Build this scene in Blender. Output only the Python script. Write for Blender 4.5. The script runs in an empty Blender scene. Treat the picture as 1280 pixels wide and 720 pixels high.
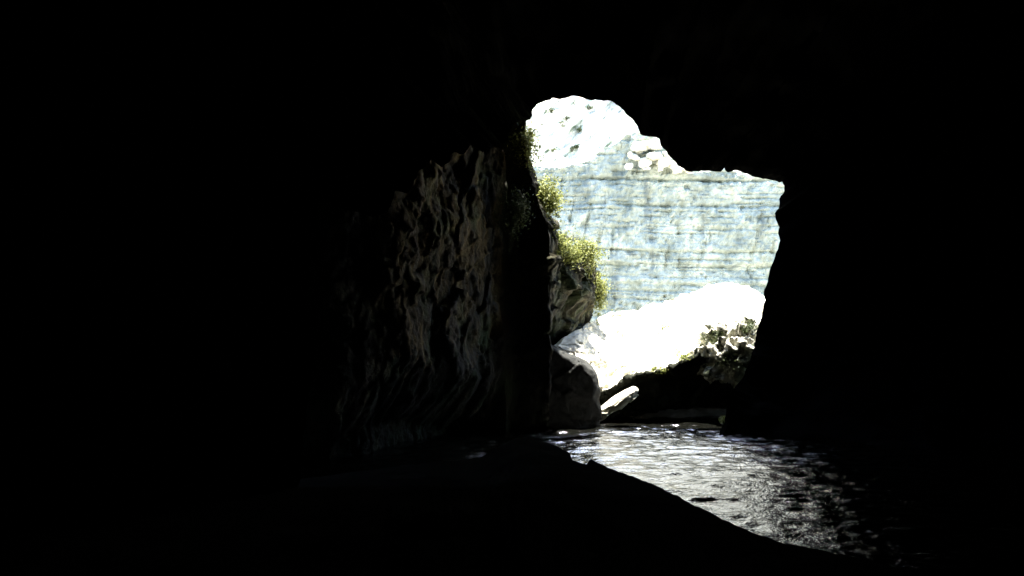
import bpy, math, random
import numpy as np

random.seed(7)
scene = bpy.context.scene
COL = scene.collection

# ------------------------------------------------------------------ helpers
CAM_H, F, HOR = 4.0, 1000.0, 400.0      # eye height above the water, focal length and horizon row in photo pixels

def at(px, py, d):
    """the place that photo pixel (px, py) shows when it stands d metres ahead"""
    return np.array([(px - 640.0) / F * d, d, CAM_H + (HOR - py) / F * d])

def _hash(ix, iy, iz, seed):
    n = (ix.astype(np.int64) * 374761393 + iy.astype(np.int64) * 668265263
         + iz.astype(np.int64) * 2147483647 + seed * 144269504088896) & 0x7FFFFFFF
    n = ((n ^ (n >> 13)) * 1274126177) & 0x7FFFFFFF
    n = ((n ^ (n >> 16)) * 2246822519) & 0x7FFFFFFF
    return ((n ^ (n >> 15)) & 0xFFFFF) / float(0xFFFFF) * 2.0 - 1.0

def vnoise(p, seed=0):
    p = np.asarray(p, float)
    i = np.floor(p)
    f = p - i
    f = f * f * f * (f * (f * 6 - 15) + 10)
    ix, iy, iz = i[..., 0], i[..., 1], i[..., 2]
    fx, fy, fz = f[..., 0], f[..., 1], f[..., 2]
    out = 0
    for dx in (0, 1):
        for dy in (0, 1):
            for dz in (0, 1):
                w = (fx if dx else 1 - fx) * (fy if dy else 1 - fy) * (fz if dz else 1 - fz)
                out = out + w * _hash(ix + dx, iy + dy, iz + dz, seed)
    return out

def fbm(p, octaves=5, gain=0.5, seed=0, ridged=False):
    p = np.asarray(p, float)
    a, s, tot = 1.0, 0.0, 0.0
    for k in range(octaves):
        n = vnoise(p * (2.03 ** k) + 17.3 * k, seed + k)
        if ridged:
            n = 1.0 - 2.0 * np.abs(n)
        s = s + a * n
        tot += a
        a *= gain
    return s / tot

def chunks(p, seed=0, tilt=0.6):
    """broken faces: every random cell gets its own level and its own slope"""
    p = np.asarray(p, float)
    i = np.floor(p)
    best = np.full(p.shape[:-1], 1e9)
    val = np.zeros(p.shape[:-1])
    for dx in (-1, 0, 1):
        for dy in (-1, 0, 1):
            for dz in (-1, 0, 1):
                c = i + np.array([dx, dy, dz])
                h = [_hash(c[..., 0], c[..., 1], c[..., 2], seed + k) for k in range(7)]
                ctr = c + 0.5 + 0.48 * np.stack(h[:3], -1)
                d = p - ctr
                dist = (d ** 2).sum(-1)
                v = h[3] + tilt * (d[..., 0] * h[4] + d[..., 1] * h[5] + d[..., 2] * h[6]) * 2
                m = dist < best
                best = np.where(m, dist, best)
                val = np.where(m, v, val)
    return val

def mesh_obj(name, verts, faces, mat, parent=None, smooth=True):
    me = bpy.data.meshes.new(name)
    verts = np.asarray(verts, np.float32).reshape(-1, 3)
    me.vertices.add(len(verts))
    me.vertices.foreach_set("co", verts.ravel())
    if isinstance(faces, np.ndarray):
        k = faces.shape[1]
        me.loops.add(faces.size)
        me.loops.foreach_set("vertex_index", faces.ravel().astype(np.int32))
        me.polygons.add(len(faces))
        me.polygons.foreach_set("loop_start", np.arange(0, faces.size, k, dtype=np.int32))
    else:
        me.vertices.foreach_get
        tot = sum(len(f) for f in faces)
        me.loops.add(tot)
        me.loops.foreach_set("vertex_index", np.array([i for f in faces for i in f], np.int32))
        me.polygons.add(len(faces))
        st = np.cumsum([0] + [len(f) for f in faces[:-1]])
        me.polygons.foreach_set("loop_start", st.astype(np.int32))
    me.update(calc_edges=True)
    me.validate()
    if smooth:
        me.polygons.foreach_set("use_smooth", np.ones(len(me.polygons), bool))
    me.materials.append(mat)
    o = bpy.data.objects.new(name, me)
    COL.objects.link(o)
    if parent is not None:
        o.parent = parent
    return o

def grid_faces(nu, nv, close_u=False):
    iu = np.arange(nu if close_u else nu - 1)
    iv = np.arange(nv - 1)
    a, b = np.meshgrid(iu, iv, indexing="ij")
    a2 = (a + 1) % nu
    return np.stack([a * nv + b, a2 * nv + b, a2 * nv + b + 1, a * nv + b + 1], -1).reshape(-1, 4)

def grid_obj(name, P, mat, parent=None, close_u=False, flip=False, smooth=True):
    nu, nv = P.shape[:2]
    f = grid_faces(nu, nv, close_u)
    if flip:
        f = f[:, ::-1]
    return mesh_obj(name, P.reshape(-1, 3), np.ascontiguousarray(f), mat, parent, smooth)

def structure(o):
    o["kind"] = "structure"
    return o

def tag(o, label, cat, group=None):
    o["label"] = label
    o["category"] = cat
    if group:
        o["group"] = group
    return o

def empty(name, loc):
    o = bpy.data.objects.new(name, None)
    o.empty_display_size = 0.2
    o.location = loc
    COL.objects.link(o)
    return o

def grid_normals(P):
    du = np.gradient(P, axis=0)
    dv = np.gradient(P, axis=1)
    n = np.cross(du, dv)
    return n / np.maximum(np.linalg.norm(n, axis=-1, keepdims=True), 1e-9)

# ------------------------------------------------------------------ materials
def rock_mat(name, cols, scale=1.0, stretch=(1, 1, 1), bump=0.4, bscale=6.0, rough=0.85, spec=0.25, streak=None, moss=None, grain=0.62):
    """cols: (position, colour) stops over a layered noise; streak: (colour, amount, stretch); moss: (colour, low, high)"""
    m = bpy.data.materials.new(name)
    m.use_nodes = True
    nt = m.node_tree
    N, L = nt.nodes, nt.links
    b = N["Principled BSDF"]
    b.inputs["Roughness"].default_value = rough
    b.inputs["Specular IOR Level"].default_value = spec
    tc = N.new("ShaderNodeTexCoord")
    mp = N.new("ShaderNodeMapping")
    mp.inputs["Scale"].default_value = stretch
    L.new(tc.outputs["Object"], mp.inputs["Vector"])
    n1 = N.new("ShaderNodeTexNoise")
    n1.inputs["Scale"].default_value = scale
    n1.inputs["Detail"].default_value = 9
    n1.inputs["Roughness"].default_value = grain
    n1.inputs["Distortion"].default_value = 0.5
    L.new(mp.outputs["Vector"], n1.inputs["Vector"])
    cr = N.new("ShaderNodeValToRGB")
    e = cr.color_ramp.elements
    e[0].position, e[0].color = cols[0][0], (*cols[0][1], 1)
    e[1].position, e[1].color = cols[-1][0], (*cols[-1][1], 1)
    for p, c in cols[1:-1]:
        x = e.new(p)
        x.color = (*c, 1)
    L.new(n1.outputs["Fac"], cr.inputs["Fac"])
    colour = cr.outputs["Color"]
    for k, extra in enumerate((streak, moss)):
        if not extra:
            continue
        c, lo, hi, st, sc = extra[:5]
        mp2 = N.new("ShaderNodeMapping")
        mp2.vector_type = 'TEXTURE' if len(extra) > 5 else 'POINT'
        mp2.inputs["Scale"].default_value = [1 / x for x in st] if len(extra) > 5 else st
        if len(extra) > 5:
            mp2.inputs["Rotation"].default_value = extra[5]
        mp2.inputs["Location"].default_value = (3.1 + 7 * k, 1.7, 0.4)
        L.new(tc.outputs["Object"], mp2.inputs["Vector"])
        n2 = N.new("ShaderNodeTexNoise")
        n2.inputs["Scale"].default_value = sc
        n2.inputs["Detail"].default_value = 7
        n2.inputs["Roughness"].default_value = 0.6
        L.new(mp2.outputs["Vector"], n2.inputs["Vector"])
        mr = N.new("ShaderNodeMapRange")
        mr.inputs["From Min"].default_value = lo
        mr.inputs["From Max"].default_value = hi
        L.new(n2.outputs["Fac"], mr.inputs["Value"])
        mx = N.new("ShaderNodeMix")
        mx.data_type = "RGBA"
        L.new(mr.outputs["Result"], mx.inputs["Factor"])
        L.new(colour, mx.inputs["A"])
        mx.inputs["B"].default_value = (*c, 1)
        colour = mx.outputs["Result"]
    L.new(colour, b.inputs["Base Color"])
    nb = N.new("ShaderNodeTexNoise")
    nb.inputs["Scale"].default_value = bscale
    nb.inputs["Detail"].default_value = 8
    nb.inputs["Roughness"].default_value = 0.65
    L.new(tc.outputs["Object"], nb.inputs["Vector"])
    bp = N.new("ShaderNodeBump")
    bp.inputs["Strength"].default_value = bump
    bp.inputs["Distance"].default_value = 0.12
    L.new(nb.outputs["Fac"], bp.inputs["Height"])
    L.new(bp.outputs["Normal"], b.inputs["Normal"])
    return m

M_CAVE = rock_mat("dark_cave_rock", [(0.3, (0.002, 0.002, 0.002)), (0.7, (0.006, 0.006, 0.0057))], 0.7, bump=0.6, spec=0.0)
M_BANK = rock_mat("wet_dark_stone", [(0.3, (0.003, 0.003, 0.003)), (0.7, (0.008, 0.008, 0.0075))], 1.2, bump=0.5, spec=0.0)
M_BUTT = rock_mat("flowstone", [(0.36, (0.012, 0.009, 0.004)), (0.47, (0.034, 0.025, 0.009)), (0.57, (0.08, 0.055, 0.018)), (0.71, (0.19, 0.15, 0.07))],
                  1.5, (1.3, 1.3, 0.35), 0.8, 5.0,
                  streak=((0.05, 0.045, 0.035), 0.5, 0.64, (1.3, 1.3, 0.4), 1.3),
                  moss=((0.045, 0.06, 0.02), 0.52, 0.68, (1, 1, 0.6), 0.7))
M_BUTT2 = rock_mat("mossy_shade_rock", [(0.36, (0.006, 0.006, 0.004)), (0.52, (0.020, 0.019, 0.010)), (0.68, (0.085, 0.075, 0.04))], 1.0, (1.3, 1.3, 0.5), 1.0, 5.0,
                   moss=((0.018, 0.027, 0.008), 0.48, 0.62, (1, 1, 0.7), 1.1))  # real moss, but also toned dark to stand in for shade
M_CLIFF = rock_mat("bedded_limestone", [(0.34, (0.15, 0.175, 0.152)), (0.43, (0.262, 0.295, 0.252)), (0.51, (0.36, 0.393, 0.335)), (0.62, (0.51, 0.54, 0.455))],
                   0.45, (1.0, 1.0, 0.75), 1.0, 5.0, grain=0.80,
                   streak=((0.11, 0.13, 0.125), 0.57, 0.74, (1.5, 1.0, 0.16), 0.55),
                   moss=((0.12, 0.14, 0.13), 0.60, 0.72, (0.5, 0.5, 3.0), 0.9))
M_HILL = rock_mat("sunny_limestone", [(0.3, (0.35, 0.35, 0.29)), (0.42, (0.60, 0.58, 0.48)), (0.6, (0.73, 0.70, 0.58))], 0.4, (1, 1, 1), 0.5, 2.5,
                  moss=((0.09, 0.11, 0.07), 0.57, 0.66, (0.45, 1.0, 1.7), 0.8, (0, -0.75, 0)))
M_SLAB = rock_mat("pale_boulder_stone", [(0.3, (0.42, 0.40, 0.32)), (0.5, (0.60, 0.575, 0.47)), (0.7, (0.71, 0.685, 0.57))], 0.6, (1, 1, 1), 0.6, 5.0,
                  moss=((0.10, 0.11, 0.05), 0.66, 0.72, (0.5, 0.5, 1.5), 1.4))
M_SHADE = rock_mat("painted_shade_rock", [(0.3, (0.012, 0.014, 0.010)), (0.6, (0.035, 0.037, 0.028)), (0.75, (0.10, 0.10, 0.085))], 0.9, bump=0.6, bscale=5.0, spec=0.0)  # near-black tone that imitates deep shade on the slab's front
M_DULL = rock_mat("shade_toned_stone", [(0.3, (0.012, 0.013, 0.011)), (0.55, (0.026, 0.027, 0.023)), (0.78, (0.07, 0.068, 0.058))], 0.9, bump=0.6, bscale=5.0)  # slab stone toned dark, so the block's shade is in its colour
M_PATCHY = rock_mat("lichen_spotted_stone", [(0.3, (0.45, 0.43, 0.35)), (0.55, (0.62, 0.60, 0.5)), (0.7, (0.72, 0.70, 0.6))], 1.2, bump=0.7, bscale=6.0,
                    moss=((0.022, 0.028, 0.012), 0.51, 0.58, (1, 1, 1), 2.2))
M_GROUND = rock_mat("gravel_floor", [(0.3, (0.22, 0.21, 0.18)), (0.7, (0.42, 0.41, 0.37))], 1.5, bump=0.4)
M_BED = rock_mat("muddy_bed", [(0.3, (0.03, 0.028, 0.02)), (0.7, (0.06, 0.055, 0.04))], 0.8, bump=0.3)
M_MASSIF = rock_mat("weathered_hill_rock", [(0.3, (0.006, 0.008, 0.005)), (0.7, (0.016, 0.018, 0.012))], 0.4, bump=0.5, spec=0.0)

def leaf_mat(name, c1, c2, trans=0.35):
    m = bpy.data.materials.new(name)
    m.use_nodes = True
    nt = m.node_tree
    N, L = nt.nodes, nt.links
    b = N["Principled BSDF"]
    b.inputs["Roughness"].default_value = 0.6
    b.inputs["Specular IOR Level"].default_value = 0.25
    g = N.new("ShaderNodeNewGeometry")
    cr = N.new("ShaderNodeValToRGB")
    cr.color_ramp.elements[0].color = (*c1, 1)
    cr.color_ramp.elements[1].color = (*c2, 1)
    L.new(g.outputs["Random Per Island"], cr.inputs["Fac"])
    L.new(cr.outputs["Color"], b.inputs["Base Color"])
    t = N.new("ShaderNodeBsdfTranslucent")
    L.new(cr.outputs["Color"], t.inputs["Color"])
    mx = N.new("ShaderNodeMixShader")
    mx.inputs["Fac"].default_value = trans
    L.new(b.outputs["BSDF"], mx.inputs[1])
    L.new(t.outputs["BSDF"], mx.inputs[2])
    L.new(mx.outputs["Shader"], N["Material Output"].inputs["Surface"])
    return m

M_LEAF = leaf_mat("shrub_leaves", (0.08, 0.105, 0.026), (0.32, 0.33, 0.10))
M_LEAFD = leaf_mat("dark_shrub_leaves", (0.03, 0.045, 0.015), (0.075, 0.09, 0.03), 0.25)
M_STEM = rock_mat("shrub_bark", [(0.3, (0.05, 0.04, 0.025)), (0.7, (0.12, 0.10, 0.07))], 6.0, bump=0.3)

def water_mat():
    m = bpy.data.materials.new("rippled_water")
    m.use_nodes = True
    nt = m.node_tree
    N, L = nt.nodes, nt.links
    b = N["Principled BSDF"]
    b.inputs["Base Color"].default_value = (0.0018, 0.002, 0.0012, 1)
    b.inputs["Roughness"].default_value = 0.10
    b.inputs["IOR"].default_value = 4.2
    tc = N.new("ShaderNodeTexCoord")
    n = N.new("ShaderNodeTexNoise")
    n.inputs["Scale"].default_value = 15.0
    n.inputs["Detail"].default_value = 3
    n.inputs["Roughness"].default_value = 0.5
    L.new(tc.outputs["Object"], n.inputs["Vector"])
    bp = N.new("ShaderNodeBump")
    bp.inputs["Strength"].default_value = 0.7
    bp.inputs["Distance"].default_value = 0.03
    L.new(n.outputs["Fac"], bp.inputs["Height"])
    L.new(bp.outputs["Normal"], b.inputs["Normal"])
    return m
M_WATER = water_mat()

# ------------------------------------------------------------------ cave: one rock shell with the mouth in its far wall
# rim of the mouth: (photo column, photo row, metres ahead)
RIM = [(372, 650, 17.0), (382, 520, 17.0), (390, 430, 17.0), (382, 340, 17.2), (392, 270, 17.4), (410, 230, 17.8), (424, 232, 18), (436, 262, 18.2),
       (452, 250, 18.5), (466, 268, 18.8), (486, 262, 19), (494, 236, 19.3), (510, 240, 19.5), (524, 212, 20), (540, 198, 20.4), (552, 208, 20.8), (566, 190, 21.2), (580, 196, 21.6), (590, 180, 22.1), (604, 190, 22.9), (620, 174, 24.2), (630, 180, 25),
       (640, 158, 26.0), (652, 151, 27.0), (663, 150, 27.9), (664, 140, 28.5), (672, 131, 28.6), (684, 126, 28.8), (692, 121.5, 29),
       (704, 124, 29), (722, 120.5, 29), (738, 124, 29), (752, 123, 29), (764, 127, 29), (775, 134, 29), (786, 146, 29.1), (798, 158, 29.2),
       (800, 167, 29.2), (812, 171, 29.9), (823, 172, 29.9), (827, 181, 29.9), (836, 192, 30.6), (848, 206, 30.6), (862, 216, 30.6),
       (880, 215, 30.6), (892, 214.5, 30.6), (901, 215, 30.6), (904.5, 210, 30.6), (908, 216, 30.6), (922, 214, 30.6), (938, 218, 30.7), (956, 223, 30.7), (972, 228, 30.7),
       (979, 226, 30.8), (980, 240, 30.4), (975, 246, 30.1), (973, 262, 29.9), (969, 268, 29.6), (973, 282, 29.4), (974, 300, 29.1), (970, 318, 29.1), (966, 334, 29.1),
       (958, 354, 29.1), (955, 366, 29.1), (957, 376, 29.1), (950, 392, 29.1), (946, 412, 29.1), (942, 432, 29.0), (936, 452, 28.8),
       (926, 474, 28.6), (915, 492, 28.3), (910, 508, 28.1), (905, 522, 28.0), (902, 534, 27.9), (899, 560, 27.7), (890, 590, 27.2),
       (800, 605, 28), (700, 605, 27), (600, 640, 22), (500, 655, 19)]
rim = np.array([at(*r) for r in RIM])

def resample_closed(p, n):
    q = np.vstack([p, p[:1]])
    d = np.r_[0, np.cumsum(np.linalg.norm(np.diff(q, axis=0), axis=1))]
    t = np.linspace(0, d[-1], n, endpoint=False)
    return np.stack([np.interp(t, d, q[:, k]) for k in range(3)], 1)

NR = 620
rim = resample_closed(rim, NR)
jag = np.stack([fbm(rim * 1.9 + s, 5, 0.6, seed=11 + s) for s in (0, 31, 62)], 1)
rim = rim + jag * np.array([0.13, 0.25, 0.13])
cen = np.array([3.6, 3.4])
rad = rim[:, [0, 2]] - cen
r0 = np.linalg.norm(rad, axis=1)
dirv = rad / r0[:, None]
ang = np.arctan2(dirv[:, 1], dirv[:, 0])
# smooth the outward directions so that the shell fans out evenly
RX, RUP, RDN = 25.0, 19.0, 6.5
Rz = np.where(dirv[:, 1] > 0, RUP, RDN)
Rc = 1.0 / np.sqrt((dirv[:, 0] / RX) ** 2 + (dirv[:, 1] / Rz) ** 2)
Rc = np.maximum(Rc, r0 + 2.0)
prof = np.array([(0, 0), (.02, .15), (.09, .4), (.2, 1.0), (.34, 2.0), (.5, 3.6), (.68, 5.5), (.84, 9), (.96, 15), (1.0, 23), (.97, 32), (.8, 40), (.45, 44), (.02, 45)])
tt = np.linspace(0, 1, len(prof))
ts = np.linspace(0, 1, 90)
pf, pd = np.interp(ts, tt, prof[:, 0]), np.interp(ts, tt, prof[:, 1])
inner = []
for f, d in zip(pf, pd):
    a = d / 45.0
    if d <= 23:
        r = r0 + (Rc - r0) * f
    else:
        r = Rc * f
    y = rim[:, 1] * (1 - a) + (-16.0) * a
    c = cen * (1 - a) + np.array([0.0, 4.0]) * a
    inner.append(np.stack([c[0] + dirv[:, 0] * r, y, c[1] + dirv[:, 1] * r], 1))
inner = np.array(inner)                                  # ring, around, xyz
nrm = grid_normals(inner)
amp = np.minimum(1.0, np.linspace(0, 1, 90) * 3)[:, None]
dsp = fbm(inner * 0.33, 6, 0.55, seed=3, ridged=True) * 1.0 + fbm(inner * 1.4, 4, 0.5, seed=5) * 0.25
inner = inner + nrm * (amp * dsp)[..., None] * 0.8
# the outer face flares away from the rim, then climbs as the hill the cave runs under
outer = []
for dr, dy in [(0.12, 0.06), (0.45, 0.22), (1.1, 0.42), (2.2, 0.6), (4, 0.75), (7, 0.9), (11, 1.05), (16, 1.25), (22, 1.5)]:
    p = np.stack([rim[:, 0] + dirv[:, 0] * dr, rim[:, 1] + dy, rim[:, 2] + dirv[:, 1] * dr], 1)
    w = min(1.0, dr / 8)
    p[:, 1] += fbm(p * 0.4, 4, seed=8) * w * 0.5
    outer.append(p)
outer = np.array(outer)
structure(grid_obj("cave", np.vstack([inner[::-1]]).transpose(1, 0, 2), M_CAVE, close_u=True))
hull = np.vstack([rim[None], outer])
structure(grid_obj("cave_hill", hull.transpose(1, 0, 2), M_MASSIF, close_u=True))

# ------------------------------------------------------------------ left rock buttress, from the dim flowstone wall round to the outer side
FOOT = np.array([(-13, 21.0), (-7.0, 21.0), (-4.5, 21.6), (-2.9, 23.2), (-1.55, 25.8), (-0.15, 28.6), (0.10, 29.3), (0.85, 29.0), (1.42, 28.6), (1.80, 29.7), (2.25, 31.0), (2.9, 32.6), (3.7, 34.9), (4.25, 36.6), (4.3, 38), (2.5, 40), (-4, 42)], float)
TOPZ = np.array([12.5, 12.5, 12.5, 12.5, 13, 13.5, 13.5, 12.6, 10.8, 8.4, 7.3, 7.0, 6.9, 6.7, 6, 7, 9], float)
sd = np.r_[0, np.cumsum(np.linalg.norm(np.diff(FOOT, axis=0), axis=1))]
S = np.r_[np.linspace(0, sd[2], 40, endpoint=False), np.linspace(sd[2], sd[14], 330, endpoint=False), np.linspace(sd[14], sd[-1], 60)]
fx, fy, tz = np.interp(S, sd, FOOT[:, 0]), np.interp(S, sd, FOOT[:, 1]), np.interp(S, sd, TOPZ)
def smooth1(a, k):
    ker = np.hanning(k + 2)[1:-1]
    ker /= ker.sum()
    return np.convolve(np.pad(a, k // 2, mode="edge"), ker, "valid")
fx, fy = smooth1(fx, 19), smooth1(fy, 19)
tz = tz + fbm(np.stack([S * 1.3, S * 0, S * 0], 1), 4, seed=40) * 0.5
V = np.linspace(0, 1, 170)
P = np.zeros((len(S), len(V) + 14, 3))
for j, v in enumerate(V):
    P[:, j, 0], P[:, j, 1] = fx, fy
    P[:, j, 2] = -1.6 + (tz + 1.6) * v
tang = np.stack([np.gradient(fx), np.gradient(fy)], 1)
tang /= np.linalg.norm(tang, axis=1)[:, None]
outn = np.stack([tang[:, 1], -tang[:, 0]], 1)            # points to the cave / the gorge
z = P[:, :len(V), 2]
q = np.stack([np.repeat(S[:, None], len(V), 1), z, np.zeros_like(z)], -1)
xyz = P[:, :len(V)].copy()
flute = fbm(q * np.array([1.3, 0.25, 1]), 5, 0.6, seed=20)
lump = fbm(xyz * 0.55, 5, 0.55, seed=24)
fine = fbm(xyz * np.array([3.0, 3.0, 2.0]), 4, 0.6, seed=28)
crag = fbm(xyz * np.array([0.8, 0.8, 1.5]), 6, 0.62, seed=26)
qq = np.stack([np.repeat(S[:, None], len(V), 1), z, xyz[..., 0] * 0], -1) + 0.25 * np.stack([lump, crag, lump * 0], -1)
brk = 0.30 * chunks(qq * np.array([0.62, 0.42, 1]), 501) + 0.17 * chunks(qq * np.array([1.5, 1.1, 1]) + 7, 521) + 0.07 * chunks(qq * np.array([3.6, 2.8, 1]) + 3, 541)
off = 0.10 * flute + 0.40 * lump + 0.03 * fine + 0.06 * crag + 0.40 * brk
ulev = 2.4 + 1.1 * fbm(np.stack([S * 0.6, S * 0, S * 0], 1), 4, 0.6, seed=48)[:, None]
under = np.clip((ulev - z) / 1.9, 0, 1) ** 1.3 * 1.3      # wave-cut notch at the foot
near = np.clip((S - 3) / 6, 0.4, 1)[:, None]
lean = np.clip((z - 9) / 8, 0, 1) ** 1.5 * 0.3           # the inner wall leans over towards the vault
isA = (S < sd[5])[:, None]
off = off * near - under * isA * 1.1 - 0.3 + lean * isA
shrink = np.interp(S, [sd[5] - .4, sd[5], sd[8], sd[9], sd[10]], [1, .45, .45, .7, 1.2])[:, None]
off = off * shrink
prow = np.interp(S, [sd[6], sd[8], sd[11], sd[14]], [0, 1, 1, 0.4])[:, None]   # the prow of the buttress is knobbly, not a clean edge
off += prow * (0.42 * fbm(xyz * np.array([0.25, 0.25, 0.75]) + 5, 4, 0.6, seed=33) + 0.16 * chunks(xyz * np.array([0.9, 0.9, 1.1]), 561))
off -= np.interp(S, [sd[8], sd[9]], [0, 1])[:, None] * prow * np.clip((5.2 - z) / 2.0, 0, 1) * 0.75          # undercut above the slab
for k in (0, 1):
    P[:, :len(V), k] += outn[:, k][:, None] * off
P[:, :len(V), 0] -= np.clip((z - 7.2) / 2.4, 0, 1) * 0.85 * np.interp(S, [sd[5], sd[6], sd[9], sd[10]], [0, 1, 1, 0])[:, None]
base = P[:, len(V) - 1].copy()
for j in range(14):
    w = (j + 1) / 14.0
    inn = base.copy()
    inn[:, 0] = base[:, 0] * (1 - w) + (-4.0) * w
    inn[:, 1] = base[:, 1] * (1 - w) + 36.0 * w
    inn[:, 2] = base[:, 2] + (10.5 - base[:, 2]) * w ** 2 * 0.9
    inn[:, 2] += fbm(inn * 0.8, 4, seed=44) * 0.35 * min(1, w * 4)
    P[:, len(V) + j] = inn
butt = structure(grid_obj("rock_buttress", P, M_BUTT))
butt.data.materials.append(M_BUTT2)                      # damp, mossy outer side; painted shade on front face, left end and foot
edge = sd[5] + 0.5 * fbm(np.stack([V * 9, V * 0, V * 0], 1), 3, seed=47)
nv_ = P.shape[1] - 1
shade_top = 2.9 + 1.3 * fbm(np.stack([S[:-1] * 0.9, S[:-1] * 0, S[:-1] * 0], 1), 5, 0.65, seed=49)      # painted shade on the foot reaches up to here
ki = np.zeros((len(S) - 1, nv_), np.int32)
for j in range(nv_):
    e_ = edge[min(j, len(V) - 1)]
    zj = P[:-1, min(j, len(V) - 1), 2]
    ki[:, j] = (zj < shade_top) | (S[:-1] > e_) | (S[:-1] < e_ - sd[5] + sd[2] + 1.0)
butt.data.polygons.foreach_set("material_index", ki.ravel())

# ------------------------------------------------------------------ far cliff
xs = np.r_[np.linspace(-48, -2.5, 60, endpoint=False), np.linspace(-2.5, 27, 270, endpoint=False), np.linspace(27, 70, 50)]
CD = 68.0
def zrow(py):
    return CAM_H + (HOR - py) / F * CD
tx = [(-60, 17), (0, 17.2), (4.1, 17.2), (6.5, 17.8), (8.2, 18.8), (9.6, 19.7), (10.6, 20.1), (12.0, 20.0), (13.2, 18.9), (14.4, 17.4), (15.5, 16.8), (30, 16.4), (80, 17)]
ctop = np.interp(xs, [a for a, b in tx], [b for a, b in tx])
ctop = ctop + fbm(np.stack([xs * 0.9, xs * 0, xs * 0], 1), 4, seed=50) * 0.3
vz = np.linspace(0, 1, 340)
Z = np.minimum(-1.0 + 22.0 * vz[None], ctop[:, None])
X = np.repeat(xs[:, None], len(vz), 1)
bend = 0.010 * np.clip(np.abs(X - 12) - 18, 0, None) ** 2
q = np.stack([X, Z, X * 0], -1)
dip = fbm(q * np.array([0.10, 0.0, 1]), 3, seed=52) * 0.45 + X * 0.006
zz = Z + dip
beds = [1.5, 3.0, 4.2, zrow(374), zrow(364), zrow(355), zrow(346), zrow(331), zrow(313), zrow(284), zrow(255), zrow(222)]
depth = np.zeros_like(Z)
rs = np.random.RandomState(4)
step = np.zeros_like(Z)
for b in beds:
    a = 0.30 + 0.55 * np.clip(fbm(q * np.array([0.45, 0, 1]) + b * 3.7, 3, seed=60) + 0.25, -0.3, 1)
    strong = 1.5 if abs(b - zrow(255)) < .01 or abs(b - zrow(222)) < .01 or abs(b - zrow(331)) < .01 else 0.8
    wdt = 0.13
    d = zz - b + fbm(q * np.array([1.2, 0, 1]) + b, 3, seed=61) * 0.09
    depth += strong * np.clip(a, 0.05, 1) * 0.50 * np.exp(-(d / wdt) ** 2)
    step += (1 / (1 + np.exp(-d / 0.05))) * rs.uniform(-0.22, 0.30)
bz_ = 0.6
while bz_ < 19.5:                                        # many thin partings between the main ones
    d = zz - bz_ + fbm(q * np.array([0.8, 0, 1]) + bz_ * 2.3, 3, seed=62) * 0.07
    brk = np.clip(fbm(q * np.array([0.5, 0, 1]) + bz_ * 5.1, 3, seed=63) * 2.2 + 0.4, 0, 1)
    depth += brk * rs.uniform(0.10, 0.32) * np.exp(-(d / 0.07) ** 2)
    step += (1 / (1 + np.exp(-d / 0.04))) * rs.uniform(-0.06, 0.06)
    bz_ += rs.uniform(0.28, 0.75)
fl = fbm(q * np.array([0.9, 0.16, 1]), 5, 0.55, seed=64, ridged=True)
jmask = np.clip(fbm(q * np.array([0.3, 0.45, 1]) + 21, 3, seed=69) * 3 - 0.2, 0, 1)
joint = jmask * np.clip(fbm(np.stack([X * 0.8 - Z * 0.13 + 40, Z * 0.12, X * 0], -1), 4, seed=65, ridged=True) - 0.42, 0, 1) * 0.9   # upright joints
pock = np.clip(fbm(q * np.array([1.6, 1.1, 1]) + 9, 3, seed=67) - 0.46, 0, 1) * 1.6                 # small dark hollows
depth += joint + pock
lm = fbm(q * np.array([0.28, 0.24, 1]), 4, 0.5, seed=66)
dg = fbm(np.stack([X * 0.8 - Z * 0.5, Z * 0.35 + X * 0.25, X * 0], -1), 4, 0.55, seed=68, ridged=True)
fn = fbm(q * np.array([2.6, 2.2, 1]), 4, 0.6, seed=70)
Y = CD - bend + depth + step - 0.30 * fl - 0.55 * lm - 0.30 * dg - 0.32 * fn
Y += np.clip((X - 20), 0, 6) * 0.05
CL = np.stack([X, Y, Z], -1)
cap = []
for j in range(1, 8):
    c = CL[:, -1].copy()
    c[:, 1] += j * 1.2
    c[:, 2] += 0.15 * j + fbm(c * 0.9, 3, seed=72) * 0.25
    cap.append(c)
CL = np.concatenate([CL, np.stack(cap, 1)], 1)
structure(grid_obj("cliff", CL, M_CLIFF))

# sunlit slope above the cliff
hx = np.r_[np.linspace(-48, -4, 40, endpoint=False), np.linspace(-4, 30, 240, endpoint=False), np.linspace(30, 70, 40)]
ht = np.r_[np.linspace(0, 24, 190, endpoint=False), np.linspace(24, 115, 90)]  # unseen upper slope added to hide blue sky and brighten the water's reflections
HX, HT = np.meshgrid(hx, ht, indexing="ij")
HY = 70.5 + HT * 0.53
HZ = 14.5 + HT * 0.85
HY -= 0.010 * np.clip(np.abs(HX - 12) - 18, 0, None) ** 2
q = np.stack([HX, HY, HZ], -1)
dgn = np.stack([HX * 0.55 - HT * 0.55, HX * 0.16 + HT * 0.16, HX * 0], -1)
bumpy = 1.1 * fbm(q * 0.22, 4, seed=80) + 1.3 * fbm(dgn, 5, 0.55, seed=82, ridged=True) + 0.28 * fbm(q * 1.7, 4, 0.6, seed=84)
HY -= bumpy * 0.75
HZ += bumpy * 0.65
structure(grid_obj("hillside", np.stack([HX, HY, HZ], -1), M_HILL))

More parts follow.
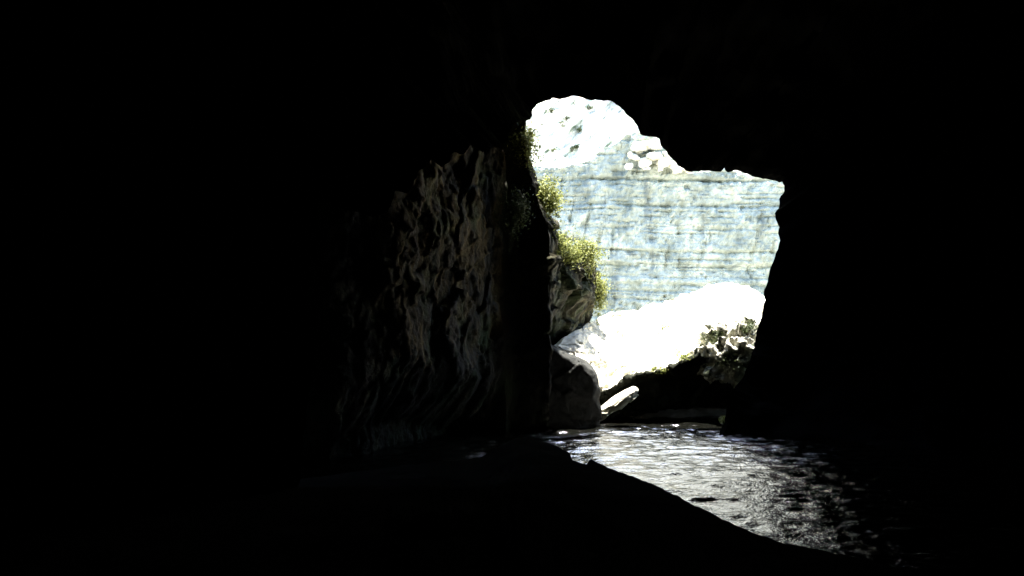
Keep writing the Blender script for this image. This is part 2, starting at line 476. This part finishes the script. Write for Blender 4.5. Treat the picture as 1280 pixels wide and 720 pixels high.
# ------------------------------------------------------------------ gorge floor, bed, water
gx, gy = np.meshgrid(np.linspace(-50, 70, 120), np.linspace(31.5, 74, 90), indexing="ij")
gz = np.clip((gy - 33) * 0.2, -1.4, 0.9) + fbm(np.stack([gx * .5, gy * .5, gx * 0], -1), 4, seed=90) * 0.3
structure(grid_obj("ground", np.stack([gx, gy, gz], -1), M_GROUND))
bx, by = np.meshgrid(np.linspace(-60, 75, 60), np.linspace(-20, 76, 60), indexing="ij")
bz = -2.2 + fbm(np.stack([bx * .3, by * .3, bx * 0], -1), 3, seed=91) * 0.2
structure(grid_obj("riverbed", np.stack([bx, by, bz], -1), M_BED))

wx = np.r_[np.linspace(-26, -5, 40, endpoint=False), np.linspace(-5, 13, 300, endpoint=False), np.linspace(13, 30, 30)]
wy = np.r_[np.linspace(-18, 9, 30, endpoint=False), np.linspace(9, 32.5, 380, endpoint=False), np.linspace(32.5, 44, 20)]
WX, WY = np.meshgrid(wx, wy, indexing="ij")
q = np.stack([WX, WY, WX * 0], -1)
w1 = fbm(q * np.array([0.9, 1.5, 1]) + 3, 2, seed=95)
w2 = fbm(q * np.array([1.15, 3.8, 1]), 2, seed=97)
w3 = fbm(q * np.array([3.2, 6.4, 1]), 2, seed=99)
WZ = 0.035 * w1 + 0.050 * w2 + 0.032 * w3
structure(grid_obj("water", np.stack([WX, WY, WZ], -1), M_WATER))

# ------------------------------------------------------------------ dark rock bank in the foreground (the photographer stands on it)
CREST = [(-900, 600, 12, .6), (-400, 640, 13, .6), (100, 640, 15, .6), (300, 610, 17.5, 0), (530, 579, 19.5, 0), (600, 572, 21, 0), (628, 556, 22.5, 0), (645, 548, 23, 0),
         (660, 546, 23, 0), (680, 552, 22.5, 0), (700, 560, 21.8, 0), (712, 566, 21.4, 0), (717, 580, 21.3, 0), (732, 582, 21.0, 0), (738, 574, 20.8, 0),
         (760, 584, 19.6, 0), (790, 595, 18.2, 0), (820, 607, 17, 0), (870, 633, 15, 0), (905, 650, 14, 0), (940, 665, 13, 0), (970, 676, 12.4, 0), (1000, 683, 12, 0),
         (1040, 690, 11.3, 0), (1100, 704, 10.4, 0), (1200, 730, 9.5, 0), (1500, 800, 8, 0), (2200, 950, 6, 0)]
cp = np.array([c[0] for c in CREST], float)
cd = np.array([c[2] for c in CREST], float)
cz = CAM_H + (HOR - np.array([c[1] for c in CREST], float)) / F * cd
pxs = np.r_[np.linspace(-900, 480, 60, endpoint=False), np.linspace(480, 1080, 420, endpoint=False), np.linspace(1080, 2200, 60)]
dD, dZ = np.interp(pxs, cp, cd), np.interp(pxs, cp, cz)
rho = np.r_[np.linspace(-0.9, 0.0, 20, endpoint=False), np.linspace(0.0, 0.8, 50, endpoint=False), np.linspace(0.8, 1.0, 40, endpoint=False), np.linspace(1.0, 1.35, 40)]
dZs = smooth1(np.interp(pxs, cp[(cp < 705) | (cp > 745)], cz[(cp < 705) | (cp > 745)]), 41)
wz = np.clip((rho - 0.93) / 0.07, 0, 1)[None]
CZ = dZs[:, None] * (1 - wz) + dZ[:, None] * wz
BX = ((pxs - 640) / F * dD)[:, None] * rho[None]
BY = dD[:, None] * rho[None]
BZ = np.where(rho[None] <= 1, CZ + (2.3 - CZ) * np.clip(1 - np.abs(rho[None]), 0, 1) ** 1.25,
              dZ[:, None] - (rho[None] - 1) * dD[:, None] * 0.85)
q = np.stack([BX, BY, BX * 0], -1)
lim = np.clip(np.abs(1 - rho)[None] * 3, 0, 1)
BZ += fbm(q * 0.9, 5, 0.55, seed=110) * 0.30 * lim * np.clip(np.abs(rho)[None] * 3, 0.2, 1) - 0.10 * lim + fbm(q * 3.1, 4, 0.6, seed=112) * 0.035
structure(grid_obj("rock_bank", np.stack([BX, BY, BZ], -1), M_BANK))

# ------------------------------------------------------------------ boulders
COLS = [  # per column: foot depth, lip, middle, ridge as (photo column, row, metres ahead)
    ((640, 500, 30.4), (660, 452, 30.6), (668, 445, 31.2)),
    ((690, 441, 30.6), (697, 432, 31.1), (706, 421, 32.3)),
    ((722, 456, 30.8), (727, 438, 31.6), (733, 406, 35.0)),
    ((749, 492, 30.9), (752, 450, 32.2), (757, 392, 38.3)),
    ((765, 485, 31.0), (766, 450, 33.0), (778, 389, 40.0)),
    ((787, 472, 31.1), (782, 448, 33.6), (800, 387, 41.0)),
    ((818, 465, 31.2), (820, 432, 35.0), (860, 365, 43.0)),
    ((850, 455, 31.4), (860, 416, 36.0), (885, 356, 44.0)),
    ((870, 446, 31.5), (880, 410, 36.0), (905, 353, 44.0)),
    ((890, 438, 31.6), (905, 404, 36.0), (935, 358, 44.0)),
    ((930, 440, 31.8), (940, 402, 36.0), (965, 374, 43.0)),
    ((1000, 440, 32.0), (1005, 400, 37.0), (1020, 380, 43.0)),
    ((1100, 400, 32.0), (1100, 370, 37.0), (1110, 360, 43.0)),  # from here on unseen columns, added to block light from the right
    ((1220, 380, 32.0), (1220, 350, 37.0), (1220, 340, 43.0)),
    ((1400, 400, 32.5), (1400, 370, 37.0), (1400, 360, 42.0)),
]
cu = np.array([math.atan((c[0][0] - 640) / 300.0) for c in COLS])
cu = (cu - cu[0]) / (cu[-1] - cu[0])
lip, mid, rdg = (np.array([at(*c[k]) for c in COLS]) for k in range(3))
nu = 380
uu = np.linspace(0, 1, nu)
def ip(a):
    return np.stack([np.interp(uu, cu, a[:, k]) for k in range(3)], 1)
lip, mid, rdg = ip(lip), ip(mid), ip(rdg)
foot = lip.copy(); foot[:, 1] += 3.0; foot[:, 2] = -1.2
back = rdg.copy(); back[:, 1] += 5.5; back[:, 2] = -1.2
rows = []
for v in np.linspace(0, 1, 40, endpoint=False):
    r = foot * (1 - v) + lip * v
    r[:, 1] += math.sin(v * math.pi) * 0.3
    rows.append(r)
# two rock steps run along the lip before the broad top
terr = np.array([(0, 0, 0), (.22, .10, .10), (.25, .13, .22), (.30, .30, .32), (.42, .46, .44), (.45, .50, .56), (.60, .70, .70), (1, 1, 1)])
for v in np.linspace(0, 1, 90, endpoint=False):
    fh = np.interp(v, terr[:, 0], terr[:, 1])
    fv = np.interp(v, terr[:, 0], terr[:, 2])
    r = lip.copy()
    r[:, 0] = lip[:, 0] * (1 - fh) + mid[:, 0] * fh
    r[:, 1] = lip[:, 1] * (1 - fh) + mid[:, 1] * fh
    r[:, 2] = lip[:, 2] * (1 - fv) + mid[:, 2] * fv
    rows.append(r)
for v in np.linspace(0, 1, 110, endpoint=False):
    rows.append(mid * (1 - v) + rdg * v)
for v in np.linspace(0, 1, 24):
    r = rdg * (1 - v) + back * v
    rows.append(r)
SL = np.stack(rows, 1)
n = grid_normals(SL)
if n[nu // 2, 150, 2] < 0:
    n = -n
dd = 0.36 * fbm(SL * 0.6, 5, 0.6, seed=120, ridged=True) + 0.22 * fbm(SL * np.array([1.4, 1.4, 3]), 4, 0.6, seed=122) - 0.12
jj = np.arange(SL.shape[1])
dd = dd * np.interp(jj, [0, 36, 44, 130, 215, 240, 264], [1, 1, .8, .9, .8, .45, 1])[None]
cb = SL + 0.3 * fbm(SL * 0.7, 3, seed=125)[..., None]
dd += (0.16 * chunks(cb * np.array([0.6, 0.6, 1.2]), 601) + 0.08 * chunks(cb * np.array([1.7, 1.7, 2.4]), 621)) * np.interp(jj, [0, 40, 150, 240, 264], [1, .8, .8, .5, 1])[None]
dd *= np.interp(uu, [0, cu[1], cu[3], cu[4]], [0.3, 0.35, 0.6, 1.0])[:, None]
SL = SL + n * dd[..., None]
slab = grid_obj("boulder", SL, M_SLAB)
slab.data.materials.append(M_SHADE)                      # front flank darkened: its shade is painted into the colour
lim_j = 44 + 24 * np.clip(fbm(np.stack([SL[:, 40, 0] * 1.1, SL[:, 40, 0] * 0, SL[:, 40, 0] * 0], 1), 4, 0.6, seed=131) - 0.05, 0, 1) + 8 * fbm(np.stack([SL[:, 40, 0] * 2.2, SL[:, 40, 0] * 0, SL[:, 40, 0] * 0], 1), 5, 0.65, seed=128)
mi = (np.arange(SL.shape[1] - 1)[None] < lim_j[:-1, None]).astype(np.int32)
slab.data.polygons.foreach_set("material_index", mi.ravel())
tag(slab, "huge sunlit white slab of rock sloping down left across the cave mouth", "boulder")

def boulder(name, c, size, seed, mat, label, tilt=(0, 0, 0), rough=0.3, square=3.0, n=70, group=None, freq=1.0, shear=0.0):
    th = np.linspace(0, 2 * math.pi, 2 * n, endpoint=False)
    ph = np.linspace(-math.pi / 2, math.pi / 2, n)
    T, H = np.meshgrid(th, ph, indexing="ij")
    d = np.stack([np.cos(H) * np.cos(T), np.cos(H) * np.sin(T), np.sin(H)], -1)
    k = (np.abs(d) ** square).sum(-1) ** (-1 / square)
    p = d * k[..., None]
    rsd = np.random.RandomState(seed)
    for _ in range(9):                                   # knock off corners along random planes
        pn = rsd.normal(size=3); pn /= np.linalg.norm(pn)
        lim_ = rsd.uniform(0.82, 1.15)
        ex = np.clip((p * pn).sum(-1) - lim_, 0, None)
        p = p - ex[..., None] * pn * 0.92
    s = np.array(size) / 2
    w = p * s
    disp = fbm(w * freq * 1.0 + seed * 3.3, 5, 0.55, seed=seed, ridged=True) * rough + fbm(w * freq * 3.2 + seed, 3, 0.6, seed=seed + 9) * rough * 0.35
    disp = (disp * 0.7 + rough * 0.55 * chunks(w * 1.3 * freq + seed, seed + 40)) * np.cos(H) ** 0.3
    w = w + d * disp[..., None]
    rx, ry, rz = tilt
    def rot(a, i, j, w):
        c_, s_ = math.cos(a), math.sin(a)
        wi, wj = w[..., i].copy(), w[..., j].copy()
        w[..., i], w[..., j] = c_ * wi - s_ * wj, s_ * wi + c_ * wj
    rot(rx, 1, 2, w); rot(ry, 2, 0, w); rot(rz, 0, 1, w)
    w[..., 2] += shear * w[..., 0]
    f = grid_faces(2 * n, n, True)
    o = mesh_obj(name, w.reshape(-1, 3), np.ascontiguousarray(f), mat)
    o.location = tuple(c)
    return tag(o, label, "boulder", group)

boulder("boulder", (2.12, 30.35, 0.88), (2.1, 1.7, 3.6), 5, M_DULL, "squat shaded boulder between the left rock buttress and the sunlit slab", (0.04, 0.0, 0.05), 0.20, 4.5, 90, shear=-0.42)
boulder("boulder", (8.95, 31.9, 2.65), (2.4, 1.9, 2.9), 9, M_PATCHY, "lumpy half lit boulder with dark plants at the right end of the slab", (-1.1, 0.15, 0.2), 0.5, 2.8, 100, freq=1.7)
boulder("boulder", at(769, 505, 30.1), (2.0, 0.7, 0.46), 15, M_SLAB, "small pointed sunlit rock at the water's edge below the slab", (0.15, -0.62, 0.05), 0.10, 2.4, 60)

# rubble on the ledge on top of the cliff
rs = np.random.RandomState(12)
spots = [(792, 196, 1.5), (806, 203, 1.2), (818, 196, 1.6), (829, 204, 1.4), (842, 207, 1.4), (800, 184, 1.6), (815, 182, 1.5), (822, 175, 1.2), (834, 193, 1.2),
         (808, 210, .9), (846, 213, 1.1), (786, 208, .8), (858, 212, 1.2), (826, 212, .8)]
for i, (px, py, s) in enumerate(spots):
    d = 68.05
    s *= rs.uniform(0.35, 0.7)
    c = at(px, py, d)
    boulder("stone", c, (s * rs.uniform(1.0, 2.0), s * 1.2, s * rs.uniform(.45, .95)), 200 + i, M_HILL, "white sunlit limestone block bulging from the broken top of the far cliff",
            (rs.uniform(-.4, .4), rs.uniform(-.4, .4), rs.uniform(0, 3)), 0.16, 3.0, 22, "limestone blocks in the broken top of the cliff", freq=2.6)

# ------------------------------------------------------------------ plants
def tube(pts, r_a, r_b, k=6):
    pts = np.asarray(pts, float)
    V_, F_ = [], []
    m = len(pts)
    for i, p in enumerate(pts):
        t = pts[min(i + 1, m - 1)] - pts[max(i - 1, 0)]
        t /= max(np.linalg.norm(t), 1e-6)
        a = np.cross(t, [0.3, 0.9, 0.2]); a /= max(np.linalg.norm(a), 1e-6)
        b = np.cross(t, a)
        r = r_a + (r_b - r_a) * i / (m - 1)
        for j in range(k):
            w = 2 * math.pi * j / k
            V_.append(p + r * (a * math.cos(w) + b * math.sin(w)))
    for i in range(m - 1):
        for j in range(k):
            F_.append((i * k + j, i * k + (j + 1) % k, (i + 1) * k + (j + 1) % k, (i + 1) * k + j))
    return np.array(V_), np.array(F_)

def shrub(name, cat, label, base, centre, size, leaves, leaf, seed, mat=None, group=None, clumps=None, spread=0.16, droop=0.0):
    """a shrub rooted at base whose crown fills an uneven ellipsoid round centre"""
    rg = np.random.RandomState(seed)
    base, centre, size = np.array(base, float), np.array(centre, float), np.array(size, float)
    root = empty(name, tuple(base))
    tag(root, label, cat, group)
    nc = clumps or max(10, leaves // 60)
    d = rg.normal(size=(nc, 3)); d /= np.linalg.norm(d, axis=1)[:, None]
    rr = rg.uniform(0.25, 1.0, nc) ** 0.5
    rr *= 0.78 + 0.35 * rg.uniform(-1, 1, nc)
    cc = centre - base + d * rr[:, None] * size / 2
    weight = rg.uniform(0.3, 1.6, nc); weight /= weight.sum()
    which = rg.choice(nc, leaves, p=weight)
    sp = spread * (0.6 + 0.8 * rg.rand(nc))
    pos = cc[which] + rg.normal(size=(leaves, 3)) * sp[which][:, None] * np.array([1.1, 1.1, 0.75])
    pos[:, 2] -= droop * np.abs(rg.normal(size=leaves))
    if droop > 0:                                        # some growth trails down the rock in strands
        ns = max(5, leaves // 220)
        k = int(leaves * 0.32)
        st_ = cc[rg.randint(0, nc, ns)] + rg.normal(size=(ns, 3)) * 0.05
        ln_ = rg.uniform(0.3, 1.0, ns) * size[2] * 0.75
        w_ = rg.randint(0, ns, k)
        t_ = rg.rand(k) ** 1.3
        pos[:k] = st_[w_] + np.stack([0.05 * np.sin(t_ * 5 + w_), 0 * t_, -t_ * ln_[w_]], 1) + rg.normal(size=(k, 3)) * (0.075 * (1 - 0.6 * t_))[:, None]
    nrm_ = rg.normal(size=(leaves, 3)) + np.array([0, 0, 0.9])
    nrm_ /= np.linalg.norm(nrm_, axis=1)[:, None]
    u = np.cross(nrm_, rg.normal(size=(leaves, 3))); u /= np.linalg.norm(u, axis=1)[:, None]
    v = np.cross(nrm_, u)
    L_ = leaf * rg.uniform(0.6, 1.35, leaves)[:, None]
    quad = np.stack([pos - u * L_, pos - v * L_ * 0.42 + nrm_ * L_ * 0.1, pos + u * L_, pos + v * L_ * 0.42 + nrm_ * L_ * 0.1], 1)
    f = np.arange(leaves * 4).reshape(-1, 4)
    mesh_obj("foliage", quad.reshape(-1, 3), f, mat or M_LEAF, root, smooth=False)
    Vs, Fs, o_ = [], [], 0
    for i in range(min(nc, 9)):
        e = cc[i]
        m_ = e * 0.5 + rg.normal(size=3) * 0.08 * size.mean() + np.array([0, 0, 0.05])
        t_ = np.linspace(0, 1, 6)[:, None]
        pts = (1 - t_) ** 2 * np.zeros(3) + 2 * t_ * (1 - t_) * m_ + t_ ** 2 * e
        a, b = tube(pts, 0.012 + 0.014 * size.mean(), 0.006)
        Vs.append(a); Fs.append(b + o_); o_ += len(a)
    mesh_obj("stems", np.vstack(Vs), np.vstack(Fs), M_STEM, root)
    return root

G1 = "shrubs growing on the left rock buttress"
shrub("shrub", "shrub", "topmost narrow dark shrub clinging to the left buttress under the cave roof", at(652, 222, 29.1), at(656, 180, 29.0), (0.70, 0.8, 1.9), 2300, 0.06, 301, M_LEAF, G1, droop=0.16)
shrub("shrub", "shrub", "rounded leafy shrub with shaded underside jutting from the upper edge of the left buttress", at(664, 272, 29.8), at(679, 243, 29.9), (1.55, 1.2, 1.6), 4200, 0.06, 302, M_LEAF, G1, spread=0.2, droop=0.2)
shrub("shrub", "shrub", "bright sunlit spreading shrub covering the ledge of the left buttress", at(680, 318, 30.9), at(692, 303, 31.0), (1.7, 1.3, 0.85), 3600, 0.06, 303, M_LEAF, G1, spread=0.18, droop=0.16)
shrub("shrub", "shrub", "bushy shrub at the tip of the buttress ledge standing against the pale cliff", at(728, 335, 33.2), at(733, 313, 33.2), (1.15, 1.2, 1.15), 2600, 0.06, 304, M_LEAF, G1, spread=0.19, droop=0.2)
shrub("shrub", "shrub", "thin trailing greenery hanging down the outer edge of the buttress above the slab", at(742, 340, 35.4), at(749, 362, 35.6), (0.6, 0.9, 2.0), 2400, 0.055, 305, M_LEAF, G1, droop=0.25)
shrub("shrub", "shrub", "dark mossy growth on the buttress face between the narrow shrub and the ledge shrub", at(650, 262, 28.4), at(646, 258, 28.2), (0.7, 0.5, 2.0), 1900, 0.05, 306, M_LEAFD, G1, droop=0.2)
shrub("shrub", "shrub", "small yellow green shrub in the gap between the rounded shrub and the ledge shrub", at(668, 296, 30.0), at(675, 283, 30.1), (0.8, 0.7, 0.8), 1300, 0.055, 307, M_LEAF, G1, droop=0.15)
shrub("shrub", "shrub", "low leafy shrub between the sunlit ledge shrub and the bushy shrub at the tip", at(712, 326, 32.0), at(714, 313, 32.0), (1.0, 0.9, 0.8), 1900, 0.055, 308, M_LEAF, G1, droop=0.22)

G2 = "plants growing on the sunlit slab"
shrub("shrub", "shrub", "low flat shrub alone in the middle of the bright slab", at(836, 417, 37), at(836, 410, 37.0), (1.6, 1.0, 0.18), 420, 0.06, 311, M_LEAF, G2, spread=0.14)
shrub("shrub", "shrub", "dark shrub filling the hollow left of the lumpy boulder", at(892, 432, 31.6), at(893, 424, 31.4), (0.8, 0.7, 0.45), 600, 0.05, 312, M_LEAFD, G2)
shrub("shrub", "shrub", "dark shrub on top of the lumpy boulder against the cave's right wall", at(934, 425, 31.0), at(932, 411, 31.0), (0.7, 0.6, 0.5), 600, 0.05, 313, M_LEAFD, G2)
shrub("shrub", "shrub", "small dark plant low on the front of the lumpy boulder", at(912, 462, 30.9), at(913, 455, 30.8), (0.45, 0.4, 0.5), 600, 0.05, 314, M_LEAFD, G2)
tufts = [(792, 466, 31.8, .8, .14, "grassy tuft in the crack above the small pointed rock"),
         (826, 462, 31.4, 1.0, .16, "tuft on the slab's front edge half way up to the lumpy boulder"),
         (858, 447, 31.6, .6, .2, "small upright tuft near the high end of the slab's front edge")]
for i, (px, py, d, w, h, lb) in enumerate(tufts):
    shrub("grass_tuft", "plant", lb, at(px, py + 5, d), at(px, py, d), (w, .5, h), 300, 0.06, 330 + i, M_LEAF, G2, spread=0.08, clumps=9)
shrub("sapling", "plant", "small upright leafy sapling at the water's edge below the right wall of the cave", at(903, 541, 28.3), at(905, 525, 28.3), (0.22, 0.25, 0.45), 260, 0.045, 350, M_LEAF, None, spread=0.06)

G3 = "shrubs scattered over the sunlit hillside"
hs = [(689, 137, .6, 1.0), (707, 146, .9, 0.5), (735, 134, 1.2, .5), (703, 155, .5, .8), (726, 161, .35, .4), (690, 186, .7, 1.2), (713, 187, 1.3, .6), (722, 182, .6, .9)]
hl = ["small shrub at the far left top", "shrub left of the middle near the top", "widest upper shrub", "small upright shrub below the upper left ones", "tiniest lone shrub in the middle", "tall shrub at the far left bottom",
      "widest lower shrub above the cliff edge", "small shrub touching the widest lower one"]
def hill_at(px, py):
    # first point of the slope that stands on the line of sight
    w = np.stack([HX, HY, HZ], -1)
    ex = w[..., 0] / w[..., 1] * F + 640 - px
    ey = HOR - (w[..., 2] - CAM_H) / w[..., 1] * F - py
    i = np.argmin(ex ** 2 + ey ** 2)
    return w.reshape(-1, 3)[i]
for i, ((px, py, s, t), lb) in enumerate(zip(hs, hl)):
    p = hill_at(px, py + 3)
    shrub("hill_shrub", "shrub", lb + (" on the sunlit white hillside" if i < 8 else " on top of the far cliff"), p, p + np.array([0, -.1, .2 * s]), (1.2 * s, .7, .5 * t), 110, 0.09, 360 + i, M_LEAFD, G3, spread=0.13, clumps=6)

# ------------------------------------------------------------------ light, sky, camera
sun_dir = np.array([0.03, 0.14, 0.98]); sun_dir /= np.linalg.norm(sun_dir)
sl = bpy.data.lights.new("sun", "SUN")
sl.energy = 5.0
sl.angle = math.radians(0.5)
sl.color = (1.0, 0.96, 0.90)
so = bpy.data.objects.new("sun", sl)
COL.objects.link(so)
from mathutils import Vector
so.rotation_euler = Vector(sun_dir).to_track_quat("Z", "Y").to_euler()
so.location = (-10, 30, 60)

w = bpy.data.worlds.new("World")
scene.world = w
w.use_nodes = True
nt = w.node_tree
sky = nt.nodes.new("ShaderNodeTexSky")
sky.sky_type = "NISHITA"
sky.sun_disc = False
sky.sun_elevation = math.asin(sun_dir[2])
sky.sun_rotation = math.atan2(sun_dir[0], sun_dir[1])
bg = nt.nodes["Background"]
bg.inputs["Strength"].default_value = 0.15
nt.links.new(sky.outputs["Color"], bg.inputs["Color"])

cam = bpy.data.cameras.new("camera")
cam.sensor_width = 36.0
cam.lens = F / 1280 * 36.0
cam.clip_end = 500
cam.clip_start = 0.05
co = bpy.data.objects.new("camera", cam)
COL.objects.link(co)
co.location = (0, 0, CAM_H)
co.rotation_euler = (math.radians(90), 0, 0)
cam.shift_y = (HOR - 360.0) / 1280.0
scene.camera = co

scene.view_settings.view_transform = "Standard"
scene.view_settings.look = "None"
scene.view_settings.exposure = 2.95
scene.view_settings.gamma = 1
scene.cycles.use_denoising = True
scene.cycles.max_bounces = 8
scene.cycles.diffuse_bounces = 5
scene.cycles.glossy_bounces = 4
scene.cycles.caustics_reflective = False
scene.cycles.caustics_refractive = False
scene.cycles.sample_clamp_indirect = 6
